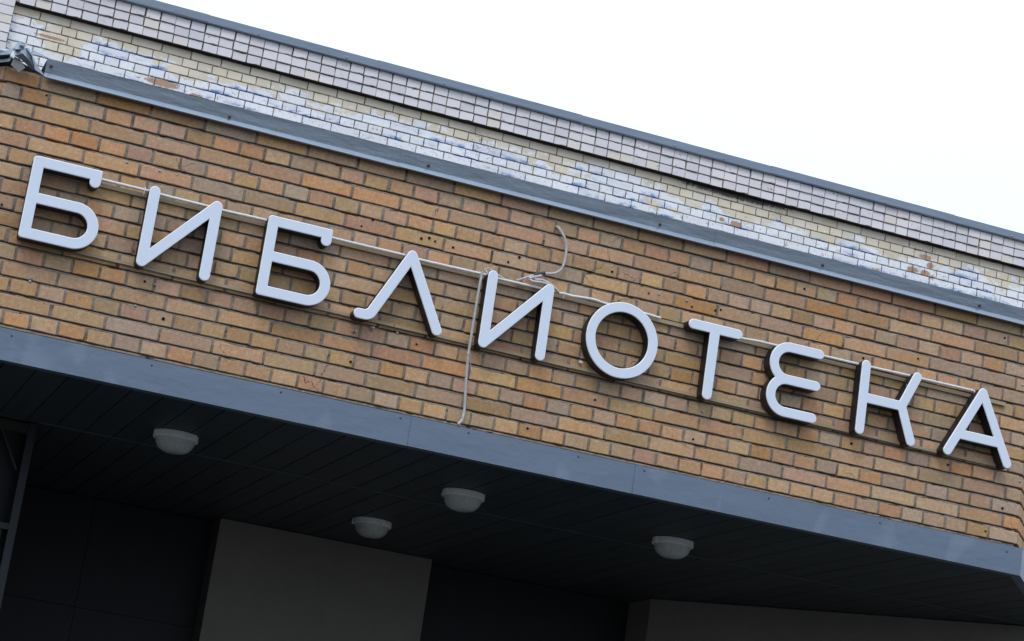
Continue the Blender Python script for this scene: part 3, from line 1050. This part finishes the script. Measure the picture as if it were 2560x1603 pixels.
link('glass_dome', DOME_ME, lamp, root=True)
for a in (0.35, 2.4, 4.6):
    o = link('clip', CLIP_ME, lamp, root=True)
    o.rotation_euler.z = a
LAMPS = [(-1.427, 0.949, 'leftmost white ring lamp with a frosted dome, nearest the slatted screen'),
         (0.1265, 2.468, 'white ring lamp set farthest back, just above the concrete pier'),
         (0.178, 0.923, 'white ring lamp on the soffit joint below the hanging grey conduit'),
         (1.504, 1.054, 'rightmost white ring lamp on the soffit, near the angled concrete wall')]
for i, (x, y, lab) in enumerate(LAMPS):
    if i == 0:
        o = lamp
    else:
        o = lamp.copy()
        COL.objects.link(o)
        for ch in list(lamp.children):
            c = ch.copy()
            COL.objects.link(c)
            c.parent = o
    o.location = (x, y, 3.6612)
    o.rotation_euler.z = (0.4, 1.9, 0.5, 0.3)[i]
    o['label'] = lab

# ------------------------------------------------------------------ letters
YF = -0.092        # front of the letters
w = 0.053
rc = w / 2


def rounded(poly, seg=0.0035):
    """polygon [(x, z, radius)] -> dense outline with filleted corners"""
    n = len(poly)
    outp = []
    for i in range(n):
        p = Vector(poly[i][:2])
        r = poly[i][2]
        a = Vector(poly[i - 1][:2])
        b = Vector(poly[(i + 1) % n][:2])
        if r <= 0:
            outp.append(p)
            continue
        u, v = (a - p).normalized(), (b - p).normalized()
        th = u.angle(v)
        t = min(r / math.tan(th / 2), (a - p).length * 0.4999 if poly[i - 1][2] > 0 else (a - p).length * 0.98,
                (b - p).length * 0.4999 if poly[(i + 1) % n][2] > 0 else (b - p).length * 0.98)
        r = t * math.tan(th / 2)
        c = p + (u + v).normalized() * (r / math.sin(th / 2))
        s, e = p + u * t, p + v * t
        a0 = math.atan2(s.y - c.y, s.x - c.x)
        a1 = math.atan2(e.y - c.y, e.x - c.x)
        da = (a1 - a0 + math.pi) % (2 * math.pi) - math.pi
        k = max(3, int(abs(da) * r / seg))
        for j in range(k + 1):
            q = a0 + da * j / k
            outp.append(c + Vector((math.cos(q), math.sin(q))) * r)
    return outp


def arc(cx, cz, r, a0, a1, k=26):
    return [Vector((cx + r * math.cos(math.radians(a0 + (a1 - a0) * i / k)), cz + r * math.sin(math.radians(a0 + (a1 - a0) * i / k)))) for i in range(k + 1)]


def clean(loop):
    o = []
    for p in loop:
        if not o or (p - o[-1]).length > 2e-4:
            o.append(p)
    if (o[0] - o[-1]).length < 2e-4:
        o.pop()
    return o


def signed(loop):
    return sum(loop[i].x * loop[(i + 1) % len(loop)].y - loop[(i + 1) % len(loop)].x * loop[i].y for i in range(len(loop))) / 2


def inset_loop(loop, d):
    """move a loop inwards (solid side) by d; outer loops run counter-clockwise, holes clockwise"""
    n = len(loop)
    o = []
    for i in range(n):
        a, p, b = loop[i - 1], loop[i], loop[(i + 1) % n]
        u, v = (p - a).normalized(), (b - p).normalized()
        nu, nv = Vector((-u.y, u.x)), Vector((-v.y, v.x))
        m = nu + nv
        if m.length < 1e-6:
            m = nu
        m = m / max(m.dot(nu), 0.35)
        o.append(p + m * d)
    return o


def solid(loops, levels):
    """loops: outer first, then holes. levels: [(inset, y)] from front to back"""
    mbx = MB()
    L = []
    for i, lp in enumerate(loops):
        lp = clean(lp)
        s = signed(lp)
        if (i == 0 and s < 0) or (i > 0 and s > 0):
            lp = lp[::-1]
        L.append(lp)
    bm = bmesh.new()
    rings = []
    for ins, y in levels:
        rings.append([[bm.verts.new((q.x, y, q.y)) for q in (inset_loop(lp, ins) if ins else lp)] for lp in L])
    for a, b in zip(rings, rings[1:]):
        for ra, rb in zip(a, b):
            n = len(ra)
            for i in range(n):
                bm.faces.new((ra[i], ra[(i + 1) % n], rb[(i + 1) % n], rb[i]))
    for rg in (rings[0], rings[-1]):
        edges = []
        for r_ in rg:
            n = len(r_)
            for i in range(n):
                e = bm.edges.get((r_[i], r_[(i + 1) % n]))
                edges.append(e)
        bmesh.ops.triangle_fill(bm, use_beauty=True, use_dissolve=False, edges=edges)
    bmesh.ops.recalc_face_normals(bm, faces=bm.faces)
    return bm


def letter(loops, label, z_base, x_mid):
    root = thing('sign_letter', (x_mid, YF + 0.0785, z_base), label, 'sign letter', 'letters of the library sign')
    for nm, lv, mat in (('face', [(0.0034, YF), (0.0008, YF + 0.0016), (0.0, YF + 0.0034), (0.0, YF + 0.0075)], FACE),
                        ('side_return', [(0.0012, YF + 0.0074), (0.0012, YF + 0.0785)], SIDE)):
        bm = solid(loops, lv)
        me = bpy.data.meshes.new(nm)
        bm.to_mesh(me)
        bm.free()
        me.materials.append(mat)
        if nm == 'face':
            me.materials.append(RIM)
            for q in me.polygons:
                if abs(q.normal.y) < 0.97:
                    q.material_index = 1
        link(nm, me, root)
    return root


def off(loops, dx, dz):
    return [[Vector((p.x + dx, p.y + dz)) for p in lp] for lp in loops]


def Be():
    R = 0.1155
    xc = 0.2475
    H = 0.410
    outer = [Vector(p) for p in rounded([(0, 0, 0.016), (xc, 0, 0), (xc, 0.1, 0), (0, 0.1, 0)])[:6]]
    outer = rounded([(0.1, 0.0, 0), (xc, 0.0, 0)])[:0]
    lp = []
    lp += arc(0.016, 0.016, 0.016, 180, 270, 6)
    lp += arc(xc, R, R, -90, 90, 40)
    lp += [Vector((w, 2 * R)), Vector((w, H - w)), Vector((0.278, H - w))]
    lp += arc(0.278 + rc, 0.346, rc, 180, 360, 20)
    lp += arc(0.331 - 0.008, H - 0.008, 0.008, 0, 90, 4)
    lp += arc(0.018, H - 0.018, 0.018, 90, 180, 6)
    hole = [Vector((w, w))] + arc(xc, R, R - w, -90, 90, 32) + [Vector((w, 2 * R - w))]
    return [lp, hole]


def I_():
    W_, H = 0.364, 0.408
    s = 1.1415
    zi = 0.0969
    zu = zi + (W_ - w) * s
    return [rounded([(0, 0 + (H - zu), rc), (0, H, rc * 0.999), (w, H, rc * 0.999), (w, zi, 0), (W_, zu, rc), (W_, 0, rc * 0.999), (W_ - w, 0, rc * 0.999),
                     (W_ - w, H - zi, 0)][::-1])]


def isect(p, d, q, e):
    p, d, q, e = Vector(p), Vector(d), Vector(q), Vector(e)
    den = d.x * e.y - d.y * e.x
    t = ((q.x - p.x) * e.y - (q.y - p.y) * e.x) / den
    return p + d * t


def El():
    A = Vector((-0.602, 4.6055))
    d1 = Vector((0.4387, 0.8986)).normalized()
    n1 = Vector((-d1.y, d1.x))
    Cc = Vector((-0.4165, 4.2545))
    d2 = (Cc - A).normalized()
    n2 = Vector((-d2.y, d2.x))          # to the upper right
    ap = isect(A + n1 * rc, d1, A + n2 * rc, d2)
    ia = isect(A - n1 * rc, d1, A - n2 * rc, d2)
    zb, zt = 4.2262, 4.2785
    h = Vector((1, 0))
    f1 = isect(A - n1 * rc, d1, (0, zb), h)
    f2 = isect(A + n1 * rc, d1, (0, zt), h)
    e = Cc + d2 * rc
    return [rounded([(*ap, rc), (*f2, 0.022), (-0.8545, zt, rc * 0.98), (-0.8545, zb, rc * 0.98), (*f1, 0.062), (*ia, 0), (*(e - n2 * rc), rc * 0.995),
                     (*(e + n2 * rc), rc * 0.995)])]


def O_():
    return [arc(0.581, 4.4265, 0.2015, 0, 360, 96), arc(0.580, 4.4265, 0.149, 0, 360, 80)]


def Te():
    zt, zb = 4.6305, 4.577
    return [rounded([(0.9415, zt, rc), (0.9415, zb, rc), (1.068, zb, 0), (1.066, 4.2185, rc), (1.120, 4.2185, rc), (1.125, zb, 0), (1.2555, zb, rc), (1.2555, zt, rc)])]


def Ye():
    xc, zu, zl = 1.5465, 4.513, 4.336
    Ru, Rl, ri = 0.1148, 0.1148, 0.0622
    lp = []
    lp += arc(1.7455 - rc, zu + Ru - rc, rc, -90, 90, 14)
    dzz = (zu - zl) / 2
    au = 180 + math.degrees(math.asin(dzz / Ru))
    lp += arc(xc, zu, Ru, 90, au, 30)
    lp += arc(xc, zl, Rl, 360 - au + 0.0, 270, 34)
    lp += arc(1.741 - rc, zl - Rl + rc, rc, -90, 90, 14)
    lp += arc(xc, zl, ri, 270, 90, 26)
    zm = (zu + zl) / 2
    lp += arc(1.744 - rc, zm, rc, -90, 90, 14)
    lp += arc(xc, zu, ri, 270, 90, 26)
    return [lp]


def Ka():
    J, U, D = Vector((2.2425, 4.4265)), Vector((2.3215, 4.6065)), Vector((2.3165, 4.2465))
    du, dd_ = (U - J).normalized(), (D - J).normalized()
    nu, nd = Vector((-du.y, du.x)), Vector((-dd_.y, dd_.x))
    h = Vector((1, 0))
    zt, zb = 4.4535, 4.4
    a = isect(J + nu * rc, du, (0, zt), h)
    b = isect(J - nd * rc, dd_, (0, zb), h)
    nt = isect(J - nu * rc, du, J + nd * rc, dd_)
    e, f = U + du * rc, D + dd_ * rc
    return [rounded([(1.9785, 4.633, rc), (1.9765, 4.2215, rc), (2.0285, 4.2215, rc), (2.031, zb, 0), (*b, 0), (*(f - nd * rc), rc * 0.995), (*(f + nd * rc), rc * 0.995),
                     (*nt, 0), (*(e - nu * rc), rc * 0.995), (*(e + nu * rc), rc * 0.995), (*a, 0), (2.032, zt, 0), (2.0315, 4.633, rc)])]


def A_():
    A = Vector((2.7375, 4.6065))
    Lc, Rc = Vector((2.5485, 4.2455)), Vector((2.9255, 4.2445))
    dl, dr = (Lc - A).normalized(), (Rc - A).normalized()
    nl, nr = Vector((dl.y, -dl.x)), Vector((-dr.y, dr.x))      # both outwards
    h = Vector((1, 0))
    ap = isect(A + nl * rc, dl, A + nr * rc, dr)
    ia = isect(A - nl * rc, dl, A - nr * rc, dr)
    zt, zb = 4.376, 4.322
    e, f = Lc + dl * rc, Rc + dr * rc
    lo = isect(A - nl * rc, dl, (0, zb), h)
    ro = isect(A - nr * rc, dr, (0, zb), h)
    li = isect(A - nl * rc, dl, (0, zt), h)
    ri = isect(A - nr * rc, dr, (0, zt), h)
    outer = rounded([(*ap, rc), (*(e + nl * rc), rc * 0.995), (*(e - nl * rc), rc * 0.995), (*lo, 0), (*ro, 0), (*(f - nr * rc), rc * 0.995), (*(f + nr * rc), rc * 0.995)])
    return [outer, [ia, li, ri]]


letter(off(Be(), -2.525, 4.2425), 'white letter Б with black sides, first letter at the left end of the sign', 4.24, -2.34)
letter(off(I_(), -1.957, 4.235), 'white letter И with black sides, between the two letters Б', 4.235, -1.775)
letter(off(Be(), -1.3575, 4.229), 'white letter Б with black sides, between the letters И and Л', 4.23, -1.18)
letter(El(), 'white letter Л with a curled left foot and black sides', 4.226, -0.61)
letter(off(I_(), -0.1905, 4.2215), 'white letter И under the loose cables, with a conduit hanging beside it', 4.221, -0.01)
letter(O_(), 'white ring-shaped letter О with black sides', 4.226, 0.58)
letter(Te(), 'white letter Т with black sides, just right of the ring letter', 4.2185, 1.095)
letter(Ye(), 'white rounded letter Є made of two bowls, right of the letter Т', 4.221, 1.58)
letter(Ka(), 'white letter К with black sides', 4.2215, 2.16)
letter(A_(), 'white letter А with black sides, last letter at the right end', 4.219, 2.74)

# ------------------------------------------------------------------ rails that carry the letters
for nm, za, zb, lab in (('mounting_rail', 4.589, 4.609, 'rusty tan steel rail running under the conduit at the top of the letters'),
                        ('mounting_rail', 4.238, 4.253, 'tan steel rail running behind the feet of the letters')):
    t = thing(nm, (0.2, -0.015, za), lab, 'rail', 'rails behind the letters')
    tilt = -0.012 if za > 4.5 else -0.013
    for a, b in ((-2.50, -0.62), (-0.616, 1.09), (1.094, 2.93)):
        fa, fb = (a + 2.5) / 5.43, (b + 2.5) / 5.43
        za0, zb0 = za + 0.008 + tilt * fa, za + 0.008 + tilt * fb
        part('rail_length', MB().obox((a, -0.0165, za0), (b - a, 0, zb0 - za0), (0, 0.0145, 0), (0, 0, zb - za)), RAIL, t)

# ------------------------------------------------------------------ conduits and cables
R0 = 0.0076


def conduit(pts, label, mat=CONDUIT, r=R0, ridge=0.07, name='conduit', group='grey conduits and cables on the sign'):
    m = MB().tube(pts, r, 10, ridge, 0.0062)
    return solo(name, m, mat, label, 'conduit', group, smooth=not ridge)


def along(xs_z, y):
    return [(x, y, z) for x, z in xs_z]


conduit(along([(-2.30, 4.629), (-2.183, 4.627), (-1.96, 4.626), (-1.897, 4.623), (-1.648, 4.621), (-1.58, 4.619), (-1.345, 4.621), (-1.015, 4.613), (-0.624, 4.613),
               (-0.543, 4.609), (-0.216, 4.613)], -0.036), 'long white conduit along the top rail from the first Б to the hanging conduit')
conduit(along([(-0.205, 4.6125), (-0.119, 4.609), (0.0, 4.610), (0.116, 4.610)], -0.037) + [(0.17, -0.03, 4.600)],
        'short white conduit along the rail across the top of the second И')
conduit([(0.219, -0.043, 4.607), (0.248, -0.04, 4.612), (0.293, -0.037, 4.611), (0.364, -0.036, 4.617), (0.418, -0.037, 4.619), (0.487, -0.036, 4.613), (0.60, -0.034, 4.611)],
        'wavy white conduit dropping to the rail left of the ring letter')
conduit([(0.66, -0.036, 4.613), (0.725, -0.037, 4.610), (0.80, -0.037, 4.606)], 'white conduit ending in a bare tip right of the ring letter')
conduit([(1.23, -0.037, 4.606), (1.278, -0.037, 4.603), (1.386, -0.037, 4.609), (1.481, -0.037, 4.609), (1.769, -0.037, 4.614), (1.975, -0.037, 4.615), (2.06, -0.037, 4.616),
         (2.302, -0.037, 4.619), (2.378, -0.037, 4.619), (2.66, -0.037, 4.621), (2.706, -0.036, 4.620), (2.718, -0.036, 4.606)],
        'long white conduit along the top rail from the letter Т to the last letter А')
conduit([(-0.2155, -0.058, 4.622), (-0.218, -0.057, 4.56), (-0.2195, -0.056, 4.477), (-0.2195, -0.05, 4.295), (-0.2185, -0.043, 4.186), (-0.214, -0.036, 4.142), (-0.203, -0.026, 4.033),
         (-0.192, -0.02, 3.948), (-0.188, -0.02, 3.897), (-0.194, -0.026, 3.850), (-0.214, -0.032, 3.819)],
        'ribbed grey conduit hanging from the top rail down to the fascia', DRYCON, 0.0076, 0.13)
conduit([(0.167, 0.01, 4.970), (0.172, -0.012, 4.963), (0.193, -0.024, 4.935), (0.216, -0.026, 4.9), (0.229, -0.026, 4.851), (0.229, -0.026, 4.792), (0.218, -0.026, 4.744),
         (0.187, -0.026, 4.713), (0.139, -0.028, 4.698), (0.10, -0.03, 4.686)], 'curved ribbed grey conduit coming out of a hole high in the brick wall', DRYCON, 0.0074, 0.12)
cab = [conduit([(0.105, -0.032, 4.688), (0.06, -0.034, 4.667), (0.02, -0.036, 4.644), (-0.02, -0.037, 4.622)], 'grey cable running from the black tape down left to the rail', DRYCON, 0.0060, 0.0, 'cable'),
       conduit([(0.108, -0.034, 4.684), (0.075, -0.04, 4.660), (0.076, -0.045, 4.648), (0.115, -0.048, 4.653), (0.155, -0.048, 4.645), (0.188, -0.047, 4.629), (0.219, -0.043, 4.607)],
               'grey cable looping from the black tape over the second И to the right', DRYCON, 0.0068, 0.0, 'cable'),
       conduit([(0.112, -0.036, 4.680), (0.05, -0.05, 4.650), (0.045, -0.052, 4.640), (0.062, -0.055, 4.632), (0.099, -0.055, 4.636), (0.145, -0.055, 4.636), (0.172, -0.05, 4.622)],
               'grey cable curling close above the right stroke of the second И', DRYCON, 0.0068, 0.0, 'cable'),
       conduit([(-0.172, -0.05, 4.643), (-0.152, -0.048, 4.634), (-0.129, -0.045, 4.627), (-0.089, -0.04, 4.614)], 'thin pale cable end sticking out over the left stroke of the second И', CONDUIT, 0.0036, 0.0, 'cable')]
for c_ in cab:
    c_['category'] = 'cable'
solo('tape_wrap', MB().tube([(0.072, -0.033, 4.672), (0.088, -0.035, 4.682), (0.108, -0.034, 4.690), (0.128, -0.03, 4.698)], 0.0102, 8, 0.25, 0.02), TAPE,
     'black tape wrapped round the joint of the grey cables', 'tape')
solo('cable_tie', MB().tube([(-0.209, -0.066, 4.629), (-0.197, -0.067, 4.640), (-0.182, -0.062, 4.646), (-0.168, -0.058, 4.645)], 0.0016, 5), TIE,
     'thin white tie arching over the top of the hanging conduit', 'cable tie', 'white cable ties')
solo('cable_tie', MB().tube([(-0.199, -0.066, 4.628), (-0.196, -0.067, 4.621), (-0.190, -0.066, 4.617), (-0.192, -0.066, 4.610)], 0.0028, 5), TIE,
     'knotted white tie beside the top of the hanging conduit', 'cable tie', 'white cable ties')
solo('cable_tie', MB().tube([(-0.228, -0.048, 4.189), (-0.216, -0.052, 4.186), (-0.205, -0.046, 4.179), (-0.199, -0.03, 4.168), (-0.185, -0.01, 4.13), (-0.172, -0.008, 4.105)], 0.0018, 5), TIE,
     'white tie with a long tail low on the hanging conduit', 'cable tie', 'white cable ties')
solo('cable_tie', MB().tube([(0.243, -0.045, 4.622), (0.245, -0.046, 4.612), (0.246, -0.044, 4.600), (0.244, -0.04, 4.588)], 0.0018, 5), TIE,
     'white tie on the conduit just right of the second И', 'cable tie', 'white cable ties')
solo('cable_tie', MB().tube([(-1.975, -0.040, 4.640), (-1.972, -0.045, 4.627), (-1.975, -0.042, 4.607), (-1.976, -0.036, 4.598)], 0.0022, 5), TIE,
     'white tie on the conduit left of the first И', 'cable tie', 'white cable ties')
solo('loose_wire', MB().tube([(0.052, -0.045, 4.664), (0.040, -0.05, 4.652), (0.038, -0.052, 4.640), (0.046, -0.052, 4.634), (0.055, -0.05, 4.640)], 0.0014, 5), TIE,
     'small white wire loop hanging under the black tape', 'wire')
solo('terminal_block', MB().box((0.388, -0.024, 4.276), (0.404, -0.012, 4.2875)), TIE, 'small white terminal block left of the ring letter', 'terminal block')
solo('loose_wire', MB().tube([(0.374, -0.003, 4.312), (0.373, -0.008, 4.295), (0.380, -0.01, 4.290), (0.390, -0.012, 4.284)], 0.0013, 5), TAPE,
     'thin dark wire above the white terminal block', 'wire')
solo('letter_tape', MB().obox((2.2655, -0.080, 4.548), (0.0035, 0.012, 0.0005), (0.004, 0.0, 0.009), (-0.0012, 0.0, 0.0006)), TIE,
     'bit of pale tape on the black side of the letter К', 'tape')

# ------------------------------------------------------------------ fixings left in the wall
SM = MB().lathe([(0.0065, 0.0), (0.0065, 0.0025), (0.0035, 0.004)], (0, 0, 0), axis='y', n=10, cap1=True).mesh('wall_screw', STEEL)
for x, z, lab in [(-2.078, 4.752, 'small screw head in the brick above the right end of the first Б'),
                  (-1.913, 4.750, 'small screw head in the brick above the first И'),
                  (-2.414, 4.080, 'upper of two screw heads in a chipped brick below the first Б'),
                  (-2.418, 4.063, 'lower of two screw heads in a chipped brick below the first Б'),
                  (-1.906, 4.059, 'small screw head in the joint two courses below the first И'),
                  (-1.833, 4.184, 'screw head in the joint just below the first И'),
                  (-0.592, 4.219, 'pale screw head just below the rail under the letter Л'),
                  (1.119, 4.174, 'zinc screw head in the brick below the letter Т'),
                  (0.789, 4.743, 'screw head in the brick right above the ring letter'),
                  (0.951, 4.744, 'bluish plug head in the brick above the letter Т'),
                  (3.036, 4.731, 'zinc fixing at the right corner above the letter А'),
                  (3.070, 4.186, 'zinc fixing at the right corner beside the foot of the letter А')]:
    o = link('wall_screw', SM)
    o.location = (x, -0.002, z)
    o.rotation_euler.z = rng.uniform(-0.2, 0.2)
    tag(o, lab, 'screw', 'screws left in the brick wall')
for x, z, lab in [(-0.819, 4.173, 'bent zinc anchor bolt low on the bricks left of the letter Л foot'), (-0.730, 4.210, 'zinc anchor bolt sticking out under the foot of the letter Л')]:
    m = MB().tube([(x, 0.002, z), (x + 0.003, -0.012, z + 0.001), (x + 0.007, -0.026, z + 0.003)], 0.0048, 8)
    m.lathe([(0.0095, 0.0), (0.0095, 0.006), (0.006, 0.007)], (x + 0.003, -0.006, z + 0.001), axis='y', n=6, cap0=True, cap1=True)
    solo('anchor_bolt', m, STEEL, lab, 'bolt', 'anchor bolts in the brick wall')

# ------------------------------------------------------------------ main building above and behind
mbw = thing('main_building', (2.6, 7.5, 0), 'main building wall of flaking white painted brick above the porch', 'building')
r = random.Random(77)
YP, YC = 7.27, 7.205
PX0, PX1 = -2.28, 7.9
panel = []
for i in range(8):
    z = 8.047 - 0.0780 * i
    if i % 2 == 0:
        js = [-0.76 + 0.2597 * k + r.uniform(-0.004, 0.004) for k in range(-8, 36)]
    else:
        js = [-0.954 + 0.12985 * k + r.uniform(-0.003, 0.003) for k in range(-14, 72)]
    js = [PX0] + [j for j in js if PX0 + 0.06 < j < PX1]
    for a, b in zip(js, js[1:]):
        panel.append(((a + b) / 2, z, b - a - r.uniform(0.006, 0.010), i, 0))
# painted bricks: fatter, softer arrises
PH = [brick_mesh('painted_header', 0.118, 0.0655, 0.06, 300 + i, 0.3, 0.0008, 0.0016) for i in range(5)]
PS = [brick_mesh('painted_stretcher', 0.248, 0.0655, 0.06, 400 + i, 0.3, 0.0008, 0.0016) for i in range(5)]
rv, rf, rm = lay_bricks(mbw, 'brick', 'brickwork', panel, PS, PH, [PBRICK], YP, 0.0695, 0.165, r, 300, 0.0025)
joined('brickwork', rv, rf, rm, [PBRICK], mbw)
CH = [brick_mesh('cornice_header', 0.118, 0.0655, 0.09, 500 + i, 0.3, 0.0007, 0.0014) for i in range(6)]
corn = []
for row, (z, y) in enumerate(((8.1275, 7.212), (8.2085, 7.203), (8.2895, 7.194))):
    cc = []
    for k in range(-10, 68):
        a = -0.954 + 0.12985 * k + (0.004, 0.0, -0.003)[row] + r.uniform(-0.003, 0.003)
        cc.append((a + 0.065, z + r.uniform(-0.0015, 0.0015), 0.12985 - r.choice((0.005, 0.006, 0.008, 0.012)), row, 0))
    lay_bricks(mbw, 'cornice_brick', '', cc, PS, CH, [CBRICK], y, (0.0725, 0.0735, 0.0775)[row], 0.5, r, 999, 0.003)
pil = []
for i in range(14):
    z = 7.45 + 0.078 * i
    j0 = r.uniform(-0.004, 0.004)
    for a, b in ((-2.53, -2.28), (-2.79, -2.532)):
        pil.append(((a + b) / 2 + j0, z, b - a - 0.010, i, 0))
lay_bricks(mbw, 'pilaster_brick', '', pil, [brick_mesh('pilaster_block', 0.248, 0.0655, 0.09, 600 + i, 0.3, 0.0007, 0.0015) for i in range(4)], CH, [CBRICK], 7.198, 0.0725, 0.165, r, 999, 0.003)
part('panel_mortar', MB().box((-2.9, YP + 0.0065, 7.2), (8.2, YP + 0.05, 8.086)), PMORTAR, mbw)
part('cornice_mortar', MB().box((-2.285, 7.2255, 8.1015), (8.2, YP + 0.052, 8.334)), CMORTAR, mbw)
part('cornice_underside', MB().box((-2.283, 7.214, 8.0885), (8.2, YP + 0.005, 8.0905)), SOOT_SHADE, mbw)  # dark strip deepening the shade below the bricks, besides the soot
part('pilaster_mortar', MB().box((-2.9, 7.2105, 7.2), (-2.286, YP + 0.049, 8.4)), CMORTAR, mbw)
part('wall_core', MB().box((-9.0, YP + 0.06, 0.0), (9.0, 9.0, 8.33)), CORE, mbw)

cap = thing('roof_edge_flashing', (2.9, 7.15, 8.33), 'grey steel flashing along the roof edge against the white sky', 'metal flashing')
PC = [(-0.01, 8.3285), (0.030, 8.3275), (0.033, 8.337), (0.031, 8.4045), (0.0, 8.411), (-0.6, 8.44)]
cj = [-3.4, -2.25, -0.707, 0.834, 2.76, 4.687, 6.643, 8.6]
for i, (a, b) in enumerate(zip(cj, cj[1:])):
    q = random.Random(i)
    l0 = 0.0016 * (i % 2)
    m = MB().sweep([(o + l0, z + l0 + q.uniform(-0.0012, 0.0012)) for o, z in PC], (a, 7.2), (b + 0.012, 7.2), 0.0016)
    part('metal_sheet', m, CAPM, cap)
ps = MB().lathe([(0.009, 0.0), (0.009, 0.003), (0.005, 0.006)], (0, 0, 0), axis='y', n=8, cap1=True).mesh('screw', STEEL)
for x in (-1.0, -0.25, 0.55, 1.45, 1.9, 3.7, 4.2, 5.9, 7.3):
    o = link('screw', ps, cap, root=True)
    o.location = Vector((x, 7.1672 - 0.0016, 8.352)) - cap.location
